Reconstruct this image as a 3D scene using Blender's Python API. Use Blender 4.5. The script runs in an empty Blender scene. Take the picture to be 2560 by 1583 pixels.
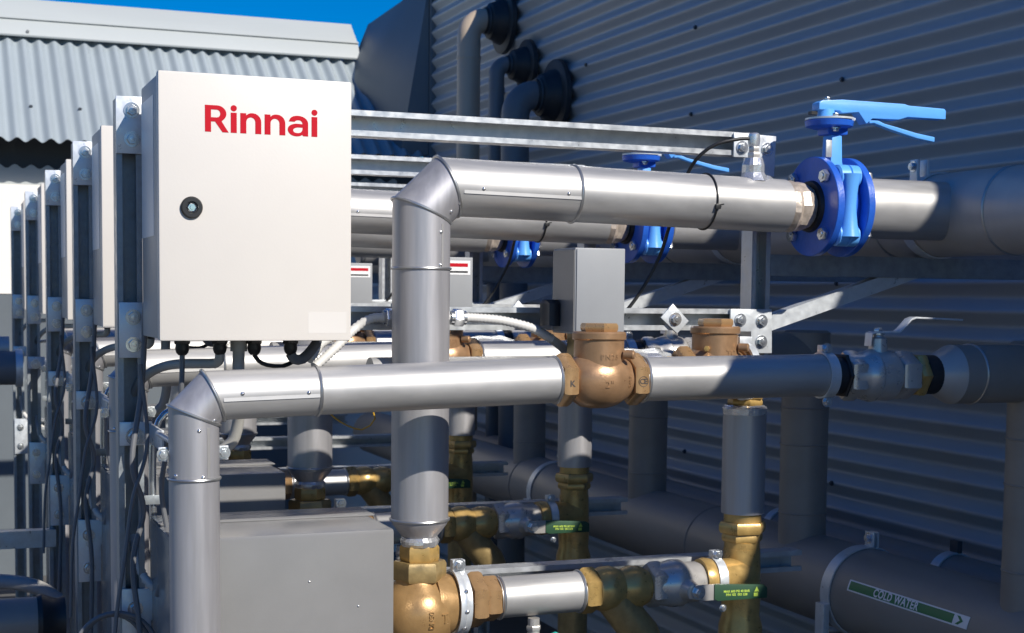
import bpy, bmesh, math, random
from mathutils import Vector, Matrix
R = math.radians
random.seed(7)
S = bpy.context.scene
COL = S.collection
pi = math.pi

# ------------------------------------------------------------------ camera, sky, sun, exposure
cam_d = bpy.data.cameras.new('camera'); cam = bpy.data.objects.new('camera', cam_d); COL.objects.link(cam)
cam.matrix_world = Matrix(((0.93143312, 0.01621242, -0.36355123, 0), (-0.36376637, 0.06979093, -0.92887203, 0),
            (0.01031331, 0.99742989, 0.07090311, 0), (0, 0, 0, 1)))
cam_d.sensor_fit = 'HORIZONTAL'; cam_d.sensor_width = 36.0
cam_d.lens = 36.0 * 3700.0 / 2560.0
cam_d.shift_y = (1000.0 - 791.5) / 2560.0
cam_d.clip_start = 0.05; cam_d.clip_end = 2000
cam_d.dof.use_dof = True; cam_d.dof.focus_distance = 2.45; cam_d.dof.aperture_fstop = 13
S.camera = cam

SUN = Vector((0.55, -1.28, 1.0)).normalized()
W = bpy.data.worlds.new('World'); S.world = W; W.use_nodes = True
wn = W.node_tree; bg = wn.nodes['Background']
sky = wn.nodes.new('ShaderNodeTexSky'); sky.sky_type = 'NISHITA'; sky.sun_disc = False
sky.sun_elevation = math.asin(SUN.z); sky.sun_rotation = math.atan2(SUN.x, SUN.y)
sky.air_density = 1.0; sky.dust_density = 0.1; sky.ozone_density = 4.0; sky.altitude = 300
hsv = wn.nodes.new('ShaderNodeHueSaturation'); hsv.inputs['Saturation'].default_value = 1.75
hsv.inputs['Hue'].default_value = 0.515; hsv.inputs['Value'].default_value = 1.5
wn.links.new(sky.outputs[0], hsv.inputs['Color']); wn.links.new(hsv.outputs[0], bg.inputs[0])
bg.inputs[1].default_value = 0.06
sd = bpy.data.lights.new('sun', 'SUN'); sd.energy = 5.0; sd.angle = R(0.5); sd.color = (1.0, 0.95, 0.87)
so = bpy.data.objects.new('sun', sd); COL.objects.link(so)
so.rotation_euler = SUN.to_track_quat('Z', 'Y').to_euler()
S.view_settings.view_transform = 'Standard'; S.view_settings.look = 'None'
S.view_settings.exposure = 0.12; S.view_settings.gamma = 1; S.view_settings.use_curve_mapping = False

# ------------------------------------------------------------------ materials
def mat(name, col, metal=0.0, rough=0.5, var=0.0, vscale=(8, 8, 8), bump=0.0, bscale=40, rvar=0.0, dirt=None, spec=0.5):
    m = bpy.data.materials.new(name); m.use_nodes = True
    n = m.node_tree.nodes; l = m.node_tree.links; p = n['Principled BSDF']
    p.inputs['Base Color'].default_value = (*col, 1); p.inputs['Metallic'].default_value = metal
    p.inputs['Roughness'].default_value = rough
    p.inputs['Specular IOR Level'].default_value = spec
    tc = n.new('ShaderNodeTexCoord')
    if var or rvar:
        mp = n.new('ShaderNodeMapping'); mp.inputs['Scale'].default_value = vscale
        l.new(tc.outputs['Object'], mp.inputs['Vector'])
        nz = n.new('ShaderNodeTexNoise'); nz.inputs['Scale'].default_value = 1.0; nz.inputs['Detail'].default_value = 5
        nz.inputs['Roughness'].default_value = 0.6
        l.new(mp.outputs[0], nz.inputs['Vector'])
        if var:
            cr = n.new('ShaderNodeValToRGB')
            cr.color_ramp.elements[0].position = 0.32; cr.color_ramp.elements[1].position = 0.7
            d = dirt or tuple(c * (1 - var) for c in col)
            cr.color_ramp.elements[0].color = (*d, 1)
            cr.color_ramp.elements[1].color = (*[min(1, c * (1 + var * 0.6)) for c in col], 1)
            l.new(nz.outputs['Fac'], cr.inputs[0]); l.new(cr.outputs[0], p.inputs['Base Color'])
        if rvar:
            mr = n.new('ShaderNodeMapRange'); mr.inputs['From Min'].default_value = 0.3; mr.inputs['From Max'].default_value = 0.7
            mr.inputs['To Min'].default_value = max(0.03, rough - rvar); mr.inputs['To Max'].default_value = min(1, rough + rvar)
            l.new(nz.outputs['Fac'], mr.inputs['Value']); l.new(mr.outputs[0], p.inputs['Roughness'])
    if bump:
        nb = n.new('ShaderNodeTexNoise'); nb.inputs['Scale'].default_value = bscale; nb.inputs['Detail'].default_value = 3
        l.new(tc.outputs['Object'], nb.inputs['Vector'])
        bp = n.new('ShaderNodeBump'); bp.inputs['Strength'].default_value = bump; bp.inputs['Distance'].default_value = 0.002
        l.new(nb.outputs['Fac'], bp.inputs['Height']); l.new(bp.outputs[0], p.inputs['Normal'])
    return m
M = dict(
    clad=mat('zinc_alum_cladding', (0.48, 0.47, 0.455), 0.50, 0.46, 0.15, (5, 60, 6), 0.16, 10, 0.08),
    cladv=mat('zinc_alum_cladding_upright', (0.45, 0.44, 0.45), 0.50, 0.40, 0.14, (50, 50, 3), 0.15, 9, 0.08),
    dull=mat('weathered_cladding', (0.48, 0.45, 0.42), 0.2, 0.40, 0.15, (8, 8, 4), 0.08, 9, 0.08),
    ring=mat('bead_steel', (0.50, 0.50, 0.49), 0.85, 0.35),
    rivet=mat('rivet_aluminium', (0.80, 0.80, 0.80), 0.9, 0.22),
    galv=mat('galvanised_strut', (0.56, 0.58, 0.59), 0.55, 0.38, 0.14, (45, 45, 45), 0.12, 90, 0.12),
    post=mat('shade_darkened_galvanised', (0.33, 0.36, 0.38), 0.5, 0.42, 0.2, (45, 45, 45), 0.12, 90, 0.12),  # darker galvanised copy: shade on left posts and arm sits in this colour
    zinc=mat('zinc_plate', (0.68, 0.71, 0.73), 0.40, 0.36, 0.08, (60, 60, 60), 0.08, 120, 0.1),
    bolt=mat('zinc_bolt', (0.72, 0.74, 0.75), 0.9, 0.25, 0.1, (80, 80, 80)),
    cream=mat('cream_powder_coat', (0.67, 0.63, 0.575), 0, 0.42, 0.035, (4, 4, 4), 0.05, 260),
    creamshade=mat('cream_powder_coat_shaded', (0.40, 0.395, 0.38), 0, 0.42, 0.05, (12, 12, 6), 0.05, 260),  # door cream darkened, so the cabinet side's shade is in the colour
    film=mat('white_film', (0.80, 0.80, 0.79), 0, 0.35),
    sticker=mat('pale_sticker', (0.68, 0.643, 0.59), 0, 0.40),
    rubber=mat('black_rubber', (0.022, 0.022, 0.024), 0, 0.5, 0.2, (40, 40, 40)),
    black=mat('black_plastic', (0.018, 0.018, 0.018), 0, 0.38),
    chrome=mat('chrome', (0.78, 0.78, 0.78), 1, 0.14),
    red=mat('red_print', (0.50, 0.006, 0.018), 0, 0.6, spec=0.15),
    bronze=mat('cast_bronze', (0.385, 0.228, 0.12), 0.42, 0.35, 0.14, (35, 35, 35), 0.12, 320, 0.08),
    bronzegold=mat('golden_cast_bronze', (0.44, 0.265, 0.11), 0.40, 0.34, 0.14, (35, 35, 35), 0.12, 320, 0.08),
    bronzehex=mat('machined_bronze', (0.50, 0.305, 0.145), 0.5, 0.30, 0.10, (60, 60, 60), 0.06, 200, 0.06),
    brass=mat('brass', (0.56, 0.365, 0.125), 0.38, 0.33, 0.25, (40, 40, 40), 0.1, 200, 0.1),
    olive=mat('shaded_brass', (0.37, 0.265, 0.115), 0.35, 0.36, 0.25, (45, 45, 45), 0.1, 200, 0.1),  # darker copy of the brass, with shade put into its colour
    nickel=mat('nickel_plate', (0.58, 0.555, 0.52), 0.5, 0.30, 0.1, (40, 40, 40), 0.05, 150, 0.06),
    foil=mat('crumpled_foil', (0.78, 0.78, 0.78), 0.75, 0.27, 0.1, (60, 60, 60), 0.3, 150),
    tape=mat('weathered_sealing_tape', (0.62, 0.52, 0.42), 0.35, 0.35, 0.35, (60, 60, 60), 0.4, 120),
    blue=mat('blue_epoxy', (0.020, 0.115, 0.56), 0, 0.36, 0.16, (30, 30, 30), 0.25, 180),
    bluelite=mat('lighter_blue_paint', (0.12, 0.40, 0.90), 0, 0.35, 0.06, (30, 30, 30), 0.08, 160),  # lighter blue than the flanges, for handle, neck, lugs and rib
    grey=mat('grey_powder_coat', (0.215, 0.212, 0.208), 0, 0.25, 0.06, (9, 9, 9), 0.05, 300),
    greylight=mat('light_grey_powder_coat', (0.30, 0.31, 0.32), 0, 0.45, 0.05, (9, 9, 9), 0.05, 300),
    pvc=mat('grey_conduit', (0.42, 0.41, 0.38), 0, 0.42, 0.08, (30, 30, 30)),
    pvcwhite=mat('white_corrugated_conduit', (0.64, 0.625, 0.59), 0, 0.42),
    yellow=mat('yellow_wire', (0.55, 0.33, 0.03), 0, 0.4),
    teal=mat('teal_plastic', (0.02, 0.42, 0.36), 0, 0.35),
    green=mat('green_lever_sleeve', (0.03, 0.085, 0.045), 0.1, 0.45),
    limeprint=mat('lime_print', (0.55, 0.72, 0.10), 0, 0.4),
    signgreen=mat('sign_green', (0.02, 0.20, 0.07), 0, 0.35),
    signwhite=mat('sign_white', (0.85, 0.86, 0.88), 0, 0.35),
    wall=mat('slate_blue_steel_sheet', (0.37, 0.395, 0.42), 0.0, 0.42, 0.08, (3, 0.8, 6), 0.03, 20, 0.06),
    flash=mat('slate_flashing', (0.135, 0.155, 0.170), 0, 0.42, 0.12, (2, 2, 2), 0.05, 6),
    screw=mat('dark_screw', (0.07, 0.08, 0.09), 0.3, 0.5),
    roof=mat('pale_grey_roof_sheet', (0.345, 0.392, 0.412), 0, 0.40, 0.07, (2.5, 0.6, 2), 0.03, 12, 0.06),
    cap=mat('pale_grey_flashing', (0.43, 0.455, 0.445), 0, 0.42, 0.05, (0.6, 2, 2), 0.03, 4),
    whitewall=mat('white_wall_panel', (0.82, 0.78, 0.71), 0, 0.6, 0.03, (1.5, 1.5, 1.5)),
    dark=mat('dark_soffit', (0.06, 0.065, 0.07), 0, 0.7),
    boot=mat('black_rubber_boot', (0.020, 0.022, 0.025), 0, 0.55, 0.3, (14, 14, 14), 0.3, 20),
    tan=mat('taupe_painted_pipe', (0.50, 0.40, 0.30), 0, 0.42, 0.10, (8, 8, 3)),
    slatepipe=mat('slate_painted_pipe', (0.15, 0.155, 0.165), 0, 0.45, 0.12, (8, 8, 4)),
    lag=mat('dark_lagged_pipe', (0.29, 0.265, 0.24), 0.1, 0.44, 0.14, (8, 2, 8), 0.08, 7, 0.08),
    ground=mat('dark_roof_deck', (0.11, 0.106, 0.10), 0, 0.85, 0.25, (3, 3, 3), 0.4, 60),
    etch=mat('stamped_ink', (0.06, 0.05, 0.045), 0, 0.6),
)

# ------------------------------------------------------------------ mesh helpers
def basis(a):
    a = Vector(a).normalized()
    h = Vector((0, 0, 1)) if abs(a.z) < 0.9 else Vector((0, -1, 0))
    u = h.cross(a).normalized(); return u, a.cross(u).normalized(), a

class MB:
    def __init__(s): s.v = []; s.f = []
    def add(s, vs, fs):
        b = len(s.v); s.v += [Vector(v) for v in vs]; s.f += [tuple(i + b for i in f) for f in fs]; return s
    def box(s, a, b):
        x0, y0, z0 = a; x1, y1, z1 = b
        return s.add([(x0,y0,z0),(x1,y0,z0),(x1,y1,z0),(x0,y1,z0),(x0,y0,z1),(x1,y0,z1),(x1,y1,z1),(x0,y1,z1)],
                     [(0,3,2,1),(4,5,6,7),(0,1,5,4),(1,2,6,5),(2,3,7,6),(3,0,4,7)])
    def lathe(s, o, axis, prof, n=32, ph=0.0, caps=True, jit=0.0):
        u, w, a = basis(axis); o = Vector(o); vs = []; fs = []
        for t, r in prof:
            for k in range(n):
                th = ph + 2 * pi * k / n; rr = r * (1 + (random.uniform(-jit, jit) if jit else 0))
                vs.append(o + a * (t + (random.uniform(-jit, jit) * r * .4 if jit else 0)) + (u * math.cos(th) + w * math.sin(th)) * rr)
        m = len(prof)
        for i in range(m - 1):
            for k in range(n):
                k2 = (k + 1) % n; fs.append((i*n+k, i*n+k2, (i+1)*n+k2, (i+1)*n+k))
        if caps:
            if prof[0][1] > 1e-6: fs.append(tuple(reversed(range(n))))
            if prof[-1][1] > 1e-6: fs.append(tuple(range((m-1)*n, m*n)))
        return s.add(vs, fs)
    def tube(s, p, q, r, n=32, r1=None, caps=True):
        p = Vector(p); q = Vector(q); return s.lathe(p, q - p, [(0, r), ((q-p).length, r if r1 is None else r1)], n, 0, caps)
    def hexa(s, p, q, r, ph=0.0, ch=0.12):
        p = Vector(p); q = Vector(q); L = (q-p).length; c = min(ch * r, L * .3)
        return s.lathe(p, q - p, [(0, r*.93), (c, r), (L-c, r), (L, r*.93)], 6, ph)
    def torus(s, c, axis, Rr, r, n=40, m=8):
        return s.sweep([Vector(c) + (basis(axis)[0]*math.cos(t) + basis(axis)[1]*math.sin(t))*Rr for t in [2*pi*k/n for k in range(n)]], r, m, closed=True)
    def sweep(s, pts, r, n=10, closed=False, rib=None, flat=None):
        pts = [Vector(p) for p in pts]; N = len(pts); vs = []; fs = []
        up = None
        for i, p in enumerate(pts):
            if closed: t = pts[(i+1) % N] - pts[i-1]
            else: t = pts[min(i+1, N-1)] - pts[max(i-1, 0)]
            t.normalize()
            if up is None: up = basis(t)[0]
            up = (up - t * up.dot(t)).normalized(); w = t.cross(up)
            rr = r * (rib if (rib and i % 2) else 1)
            for k in range(n):
                th = 2*pi*k/n
                if flat: vs.append(p + up*math.cos(th)*flat[0] + w*math.sin(th)*flat[1])
                else: vs.append(p + (up*math.cos(th) + w*math.sin(th))*rr)
        for i in range(N if closed else N-1):
            j = (i+1) % N
            for k in range(n):
                k2 = (k+1) % n; fs.append((i*n+k, i*n+k2, j*n+k2, j*n+k))
        if not closed: fs += [tuple(reversed(range(n))), tuple(range((N-1)*n, N*n))]
        return s.add(vs, fs)
    def prism(s, poly, mapf, d0, d1):
        n = len(poly)
        A = [mapf(x, y, d0) for x, y in poly]; B = [mapf(x, y, d1) for x, y in poly]
        return s.add(A + B, [tuple(range(n)), tuple(reversed(range(n, 2*n)))] +
                     [(i, n+i, n+(i+1) % n, (i+1) % n) for i in range(n)])
XZ = lambda x, z, d: (x, d, z)
XY = lambda x, y, d: (x, y, d)

def smooth_path(pts, step=0.012):
    P = [Vector(p) for p in pts]; out = []
    Q = [P[0]*2 - P[1]] + P + [P[-1]*2 - P[-2]]
    for i in range(1, len(Q)-2):
        a, b, c, d = Q[i-1:i+3]; n = max(2, int((c-b).length/step))
        for k in range(n):
            t = k/n
            out.append(0.5*((2*b) + (c-a)*t + (2*a-5*b+4*c-d)*t*t + (3*b-a-3*c+d)*t**3))
    out.append(P[-1]); return out

ORG = {}
UNIT = []
ORD = ['nearest', 'second', 'third', 'fourth', 'farthest']
def tag(o, label=None, cat=None, group=None, kind=None):
    if label: o['label'] = label
    if cat: o['category'] = cat
    if group: o['group'] = group
    if kind: o['kind'] = kind
def T(name, label, cat, loc, group=None, rep=0):
    o = bpy.data.objects.new(name, None); COL.objects.link(o); o.location = loc; o.empty_display_size = .05
    ORG[o.name] = Vector(loc)
    if rep: UNIT.append((o, label, rep)); label = label.replace('{}', ORD[0])
    tag(o, label, cat, group); return o
def rootorg(p):
    while p.parent: p = p.parent
    return ORG[p.name]
def mesh(name, mb, m, bevel=0, org=Vector((0, 0, 0)), sharp=32):
    me = bpy.data.meshes.new(name); me.from_pydata([v - org for v in mb.v], [], mb.f)
    bm = bmesh.new(); bm.from_mesh(me)
    bmesh.ops.recalc_face_normals(bm, faces=bm.faces[:])
    if bevel:
        es = [e for e in bm.edges if len(e.link_faces) == 2 and e.calc_face_angle(0) > 0.6]
        bmesh.ops.bevel(bm, geom=es, offset=bevel, segments=2, affect='EDGES', profile=0.6, clamp_overlap=True)
    bm.to_mesh(me); bm.free()
    for p in me.polygons: p.use_smooth = True
    me.set_sharp_from_angle(angle=R(sharp))
    me.materials.append(m); return me
def P(name, mb, m, parent=None, bevel=0, label=None, kind=None, sharp=32):
    org = rootorg(parent) if parent else Vector((0, 0, 0))
    o = bpy.data.objects.new(name, mesh(name, mb, m, bevel, org, sharp)); COL.objects.link(o)
    if parent: o.parent = parent
    if label: o['label'] = label
    if kind: o['kind'] = kind
    return o
def put(name, me, parent, loc, axis=(0, 0, 1), spin=0.0):
    o = bpy.data.objects.new(name, me); COL.objects.link(o); o.parent = parent
    o.location = Vector(loc) - rootorg(parent)
    u, w, a = basis(axis)
    o.rotation_euler = (Matrix((u, w, a)).transposed() @ Matrix.Rotation(spin, 3, 'Z')).to_euler()
    return o
_b = {}
def bolt_mesh(r, h=None, washer=True, m='bolt'):
    k = (r, h, washer, m)
    if k not in _b:
        b = MB(); h_ = h or r*.8; z = 0
        if washer: b.tube((0,0,-.0005), (0,0,r*.22), r*1.45, 18); z = r*.22
        b.hexa((0,0,z), (0,0,z+h_), r)
        b.lathe((0,0,z+h_-.0004), (0,0,1), [(0, r*.55), (r*.18, r*.5), (r*.2, 0)], 12)
        _b[k] = mesh('bolt', b, M[m])
    return _b[k]
def rivet_mesh(r=.0032):
    k = ('rv', r)
    if k not in _b:
        _b[k] = mesh('rivet', MB().lathe((0,0,-.0003), (0,0,1), [(0, r), (r*.35, r*.95), (r*.7, r*.6), (r*.85, 0)], 12), M['rivet'])
    return _b[k]
def strut(mb, p, q, open_dir, w=.041, d=.041):
    """slotted C-channel from p to q (p,q on the middle of the open face)"""
    p = Vector(p); q = Vector(q); a = (q-p).normalized(); o = -Vector(open_dir).normalized(); s = a.cross(o)
    h = w/2; t = .0028; l = .0095; r = .007
    prof = [(-h,0),(-h,d),(h,d),(h,0),(h-l,0),(h-l,r),(h-l+t,r),(h-l+t,t),(h-t,t),(h-t,d-t),(-h+t,d-t),(-h+t,t),(-h+l-t,t),(-h+l-t,r),(-h+l,r),(-h+l,0)]
    n = len(prof)
    vs = [p + s*x + o*y for x, y in prof] + [q + s*x + o*y for x, y in prof]
    fs = [(i, (i+1) % n, n+(i+1) % n, n+i) for i in range(n)] + [tuple(range(n)), tuple(reversed(range(n, 2*n)))]
    return mb.add(vs, fs)

def clad(parent, pts, r, mats, rings=(), n=48, name='cladding_section', cap0=True, cap1=True):
    """mitred sheet-metal pipe: one part for each straight piece, a bead on every joint"""
    pts = [Vector(p) for p in pts]; N = len(pts)
    nor = []
    for i in range(N):
        a = (pts[i]-pts[i-1]).normalized() if i else None
        b = (pts[i+1]-pts[i]).normalized() if i < N-1 else None
        nor.append((a+b).normalized() if a and b else (a or b))
    u = basis(pts[1]-pts[0])[0]
    secs = []
    for i in range(N-1):
        d = (pts[i+1]-pts[i]).normalized(); u = (u - d*u.dot(d)).normalized(); w = d.cross(u)
        vs = []
        rr = r * (1.0 + .004*(i % 2))
        for j in (i, i+1):
            for k in range(n):
                c = (u*math.cos(2*pi*k/n) + w*math.sin(2*pi*k/n))*rr
                t = -c.dot(nor[j]) / d.dot(nor[j])
                vs.append(pts[j] + c + d*t)
        L = [tuple(reversed(range(n)))] if (i == 0 and cap0) else []
        L += [tuple(range(n, 2*n))] if (i == N-2 and cap1) else []
        fs = [(k, (k+1) % n, n+(k+1) % n, n+k) for k in range(n)] + L
        secs.append(P(name, MB().add(vs, fs), mats[i % len(mats)], parent))
        if i < N-2:
            P('bead', MB().sweep([v + (v-pts[i+1]).normalized()*.0008 for v in vs[n:]], .0026, 8, closed=True), M['ring'], parent)
    for c, ax in rings:
        P('bead', MB().torus(c, ax, r+.0006, .0026), M['ring'], parent)
    return secs

def text_obj(name, body, size, fn, m, parent, depth=.0012, bold=0.0, align='CENTER', spacing=1.0, sx=1.0):
    cu = bpy.data.curves.new('t', 'FONT'); cu.body = body; cu.size = size; cu.extrude = depth/2; cu.offset = bold
    cu.align_x = align; cu.align_y = 'CENTER'; cu.space_character = spacing; cu.resolution_u = 4
    return curve_part(name, cu, fn, m, parent, sx)
def curve_part(name, cu, fn, m, parent, sx=1.0):
    t = bpy.data.objects.new('t', cu); COL.objects.link(t)
    dg = bpy.context.evaluated_depsgraph_get(); dg.update()
    me0 = t.evaluated_get(dg).to_mesh()
    vs = [fn(v.co.x*sx, v.co.y, v.co.z) for v in me0.vertices]; fs = [tuple(p.vertices) for p in me0.polygons]
    t.evaluated_get(dg).to_mesh_clear(); bpy.data.objects.remove(t); bpy.data.curves.remove(cu)
    org = rootorg(parent)
    me = bpy.data.meshes.new(name); me.from_pydata([Vector(v)-org for v in vs], [], fs)
    bm = bmesh.new(); bm.from_mesh(me); bmesh.ops.remove_doubles(bm, verts=bm.verts[:], dist=1e-6)
    bmesh.ops.recalc_face_normals(bm, faces=bm.faces[:]); bm.to_mesh(me); bm.free()
    me.materials.append(m)
    o = bpy.data.objects.new(name, me); COL.objects.link(o); o.parent = parent; return o

# ------------------------------------------------------------------ the setting
g = MB().add([(-300,-300,-1.4),(300,-300,-1.4),(300,300,-1.4),(-300,300,-1.4)], [(0,1,2,3)])
go = P('ground', g, M['ground']); go['kind'] = 'structure'

# corrugated side wall (plane X = 2.43) with its top rising towards the far end
WX, PITCH, AMP = 2.43, .072, .0130
wl = T('corrugated_wall', 'tall slate blue wall of horizontal corrugated steel sheets in shade', 'wall', (WX, 3, -1.4))
Y0, Y1 = -1.6, 7.36
def top_z(y): return 1.175 + .37*(y-Y0)/(Y1-Y0)
LAP = .906
zz = LAP - 3*11*PITCH; k = 0
while zz < 1.5:
    a, b = max(zz, -1.4), min(zz + 11*PITCH + .012, 1.54)
    rows = max(6, int((b-a)/PITCH*14)); vs = []; fs = []
    for i in range(rows+1):
        z = a + (b-a)*i/rows
        ya = Y0 if z <= 1.175 else Y0 + (z-1.175)/.37*(Y1-Y0)
        x = WX - AMP*(.78*math.asin(.965*math.cos(2*pi*(z-LAP)/PITCH))/1.305 + .22*math.cos(2*pi*(z-LAP)/PITCH)) - .004*((z-a)/(b-a)) - (.0035 if k % 2 else 0)
        vs += [(x, ya, z), (x, Y1, z)]
    for i in range(rows): fs.append((2*i, 2*i+1, 2*i+3, 2*i+2))
    n0 = len(vs); vs += [(v[0]+.0012, v[1], v[2]) for v in vs]
    fs += [tuple(reversed([j+n0 for j in f])) for f in fs]
    fs += [(2*i+j, 2*i+2+j, n0+2*i+2+j, n0+2*i+j) for i in range(rows) for j in (0, 1)] + [(0, 1, n0+1, n0), (2*rows, 2*rows+1, n0+2*rows+1, n0+2*rows)]
    P('cladding_sheet', MB().add(vs, fs), M['wall'], wl, sharp=60)
    zz += 11*PITCH; k += 1
P('core', MB().prism([(Y0, -1.4), (Y1-.02, -1.4), (Y1-.02, 1.53), (Y0, 1.155)], lambda y, z, d: (d, y, z), WX+.02, WX+.18), M['dark'], wl)
P('parapet_cap', MB().prism([(Y0, 1.155), (Y0, 1.190), (Y1+.02, 1.565), (Y1+.02, 1.525)], lambda y, z, d: (d, y, z), WX-.03, WX+.21), M['flash'], wl)
P('corner_flashing', MB().box((WX-.022, Y1-.012, -1.4), (WX+.19, Y1+.03, 1.522)), M['flash'], wl, .004)
sm = mesh('screw', MB().hexa((0,0,-.002), (0,0,.006), .0052).tube((0,0,-.002), (0,0,.0015), .0078, 12), M['screw'])
for r_ in range(-8, 9):
    z = LAP + (r_*3 + .5)*PITCH*1.0
    z = LAP + r_*4*PITCH
    for j in range(9):
        y = 0.9 + j*.9 + (.02 if r_ % 2 else 0)
        if y > Y1-.2 or z > top_z(y)-.1 or z < -1.0: continue
        put('screw', sm, wl, (WX-AMP-.006, y, z), (-1, 0, 0), random.random())

# far building: sloping corrugated skirt roof, ridge capping, white wall
fb = T('warehouse_building', 'pale grey building with corrugated sloping roof and white wall at the back', 'building', (-2, 7.9, -1.4))
EY, EZ, TY, TZ = 7.35, .70, 8.17, 1.318
x = -6.2; RP = .076
while x < 2.40:
    n = 10; w = n*RP; x1 = min(x+w, 2.428); cols = int((x1-x)/RP*10); vs = []; fs = []
    for i in range(cols+1):
        xx = x + (x1-x)*i/cols; h = .0125*math.cos(2*pi*xx/RP)
        nrm = Vector((0, -(TZ-EZ), TY-EY)).normalized()
        for (yy, zz_) in ((EY, EZ), (TY, TZ)):
            vs.append(Vector((xx, yy, zz_)) + nrm*(h + .002*((xx-x)/w)))
        for (yy, zz_) in ((EY, EZ), (TY, TZ)):
            vs.append(Vector((xx, yy, zz_)) + nrm*(h - .0015))
    for i in range(cols):
        a = 4*i; b = a+4
        fs += [(a, b, b+1, a+1), (a+2, a+3, b+3, b+2), (a, a+2, b+2, b), (a+1, b+1, b+3, a+3)]
    P('roof_sheet', MB().add(vs, fs), M['roof'], fb, sharp=60)
    x += w
rs = mesh('roof_screw', MB().hexa((0,0,0), (0,0,.008), .009), M['screw'])
nr = Vector((0, -(TZ-EZ), TY-EY)).normalized()
for i in range(-14, 9):
    for f in (.27,):
        put('roof_screw', rs, fb, Vector((i*RP*3+.0, EY+(TY-EY)*f, EZ+(TZ-EZ)*f)) + nr*.0135, nr)
# ridge capping folded in three flats
def fold(name, prof, x0, x1, m, th=.003):
    poly = prof + [(y+th, z-th) for y, z in reversed(prof)]
    return P(name, MB().prism(poly, lambda y, z, d: (d, y, z), x0, x1), m, fb)
fold('ridge_cap', [(8.085, 1.297), (8.083, 1.303), (8.125, 1.388), (8.28, 1.52), (8.60, 1.52)], -6.2, 2.235, M['cap'])
P('ridge_lip', MB().box((-6.2, 8.115, 1.388), (2.236, 8.128, 1.395)), M['cap'], fb)
for i in range(-20, 3):
    put('cap_screw', rs, fb, (i*RP*3+.02, 8.092, 1.32), (0, -1, .2))
P('soffit', MB().box((-6.2, 7.60, .55), (2.40, 7.62, .80)), M['dark'], fb)
vs = []; fs = []
cols = int(8.5/RP*8)
for i in range(cols+1):
    xx = -6.2 + 8.5*i/cols; vs += [(xx, 7.58, .594 + .010*math.cos(2*pi*xx/RP)), (xx, 7.585, .50), (xx, 7.592, .50), (xx, 7.59, .594 + .010*math.cos(2*pi*xx/RP))]
for i in range(cols):
    a = 4*i; b = a+4; fs += [(a, b, b+1, a+1), (a+3, b+3, b, a), (a+2, a+3, b+3, b+2)]
P('lower_flashing', MB().add(vs, fs), M['cap'], fb)
P('wall', MB().box((-6.2, 7.64, -1.4), (2.40, 7.80, .53)), M['whitewall'], fb)
P('wall_face', MB().box((-6.2, 7.545, -.02), (1.9, 7.575, .505)), M['whitewall'], fb)
P('plinth', MB().box((-6.2, 7.53, -1.4), (1.9, 7.575, -.023)), M['flash'], fb)
# slate closing flashing between the roof end and the wall
bf = T('roof_end_flashing', 'large folded slate flashing closing the gap between roof end and tall wall', 'flashing', (2.3, 7.9, .9))
A = [Vector(p) for p in [(2.405, 7.375, 1.60), (2.405, 7.375, .72), (2.26, 7.40, .70), (2.168, 7.95, 1.157), (2.227, 8.15, 1.325), (2.313, 8.20, 1.512), (2.515, 8.20, 1.638), (2.525, 8.20, 1.76)]]
mb = MB(); th = Vector((.014, .012, -.006)); n = len(A)
tri = [(0, i, i+1) for i in range(1, n-1)]
mb.add(A + [a + th for a in A], tri + [tuple(j+n for j in reversed(t)) for t in tri] + [(i, (i+1) % n, n+(i+1) % n, n+i) for i in range(n)])
P('flashing_sheet', mb, M['flash'], bf)
# vent pipes that turn into the side wall through rubber boots
def elbow_path(x, y, zt, xw, r):
    pts = [(x, y, -1.2), (x, y, zt - r*1.5)]
    for k in range(1, 9):
        t = k/8*pi/2; pts.append((x + r*1.5*(1-math.cos(t)), y, zt - r*1.5 + r*1.5*math.sin(t)))
    pts.append((xw, y, zt)); return pts
for nm, (x, y, zt, r, mm, lab) in enumerate([
        (2.235, 6.28, 1.216, .052, 'tan', 'taupe vent pipe bending into the wall, tallest of three'),
        (2.262, 6.00, .984, .034, 'slatepipe', 'slender slate vent pipe bending into the wall between taller taupe pipe and lowest boot'),
        (2.225, 5.68, .816, .058, 'slatepipe', 'thick slate vent pipe bending into the lowest black wall boot')]):
    v = T('vent_pipe', lab, 'vent pipe', (x, y, -1.2), 'vent pipes entering the corrugated wall')
    P('pipe', MB().sweep(elbow_path(x, y, zt, WX, r), r, 24), M[mm], v)
    P('collar', MB().lathe((x, y, zt-r*3.4), (0, 0, 1), [(0, r*1.03), (.008, r*1.05), (.016, r*1.03)], 24), M[mm], v)
    bt = T('wall_boot', ['highest black rubber boot where taupe pipe meets wall', 'middle black rubber boot on the wall under the highest one', 'lowest black rubber boot on the wall above the top rail'][nm], 'pipe boot', (WX, y, zt), 'rubber boots on the wall')
    rb_ = (.058, .046, .062)[nm]
    P('cone', MB().lathe((WX-.125, y, zt), (1, 0, 0), [(0, r*1.1), (.015, r*1.15), (.025, rb_*1.35), (.05, rb_*1.5), (.06, rb_*1.65), (.09, rb_*1.8), (.095, rb_*2.0)], 36), M['boot'], bt)
    P('flange', MB().lathe((WX-.044, y, zt), (1, 0, 0), [(0, rb_*2.2), (.004, rb_*2.4), (.023, rb_*2.45)], 36), M['boot'], bt)
    P('clamp_ring', MB().torus((WX-.112, y, zt), (1, 0, 0), r*1.17, .004), M['screw'], bt)

# ------------------------------------------------------------------ one heater bay, later repeated along the row
OFF = [0, .80, 1.63, 2.55, 3.50]
g_ = 'bays repeated along the plant row'
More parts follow.
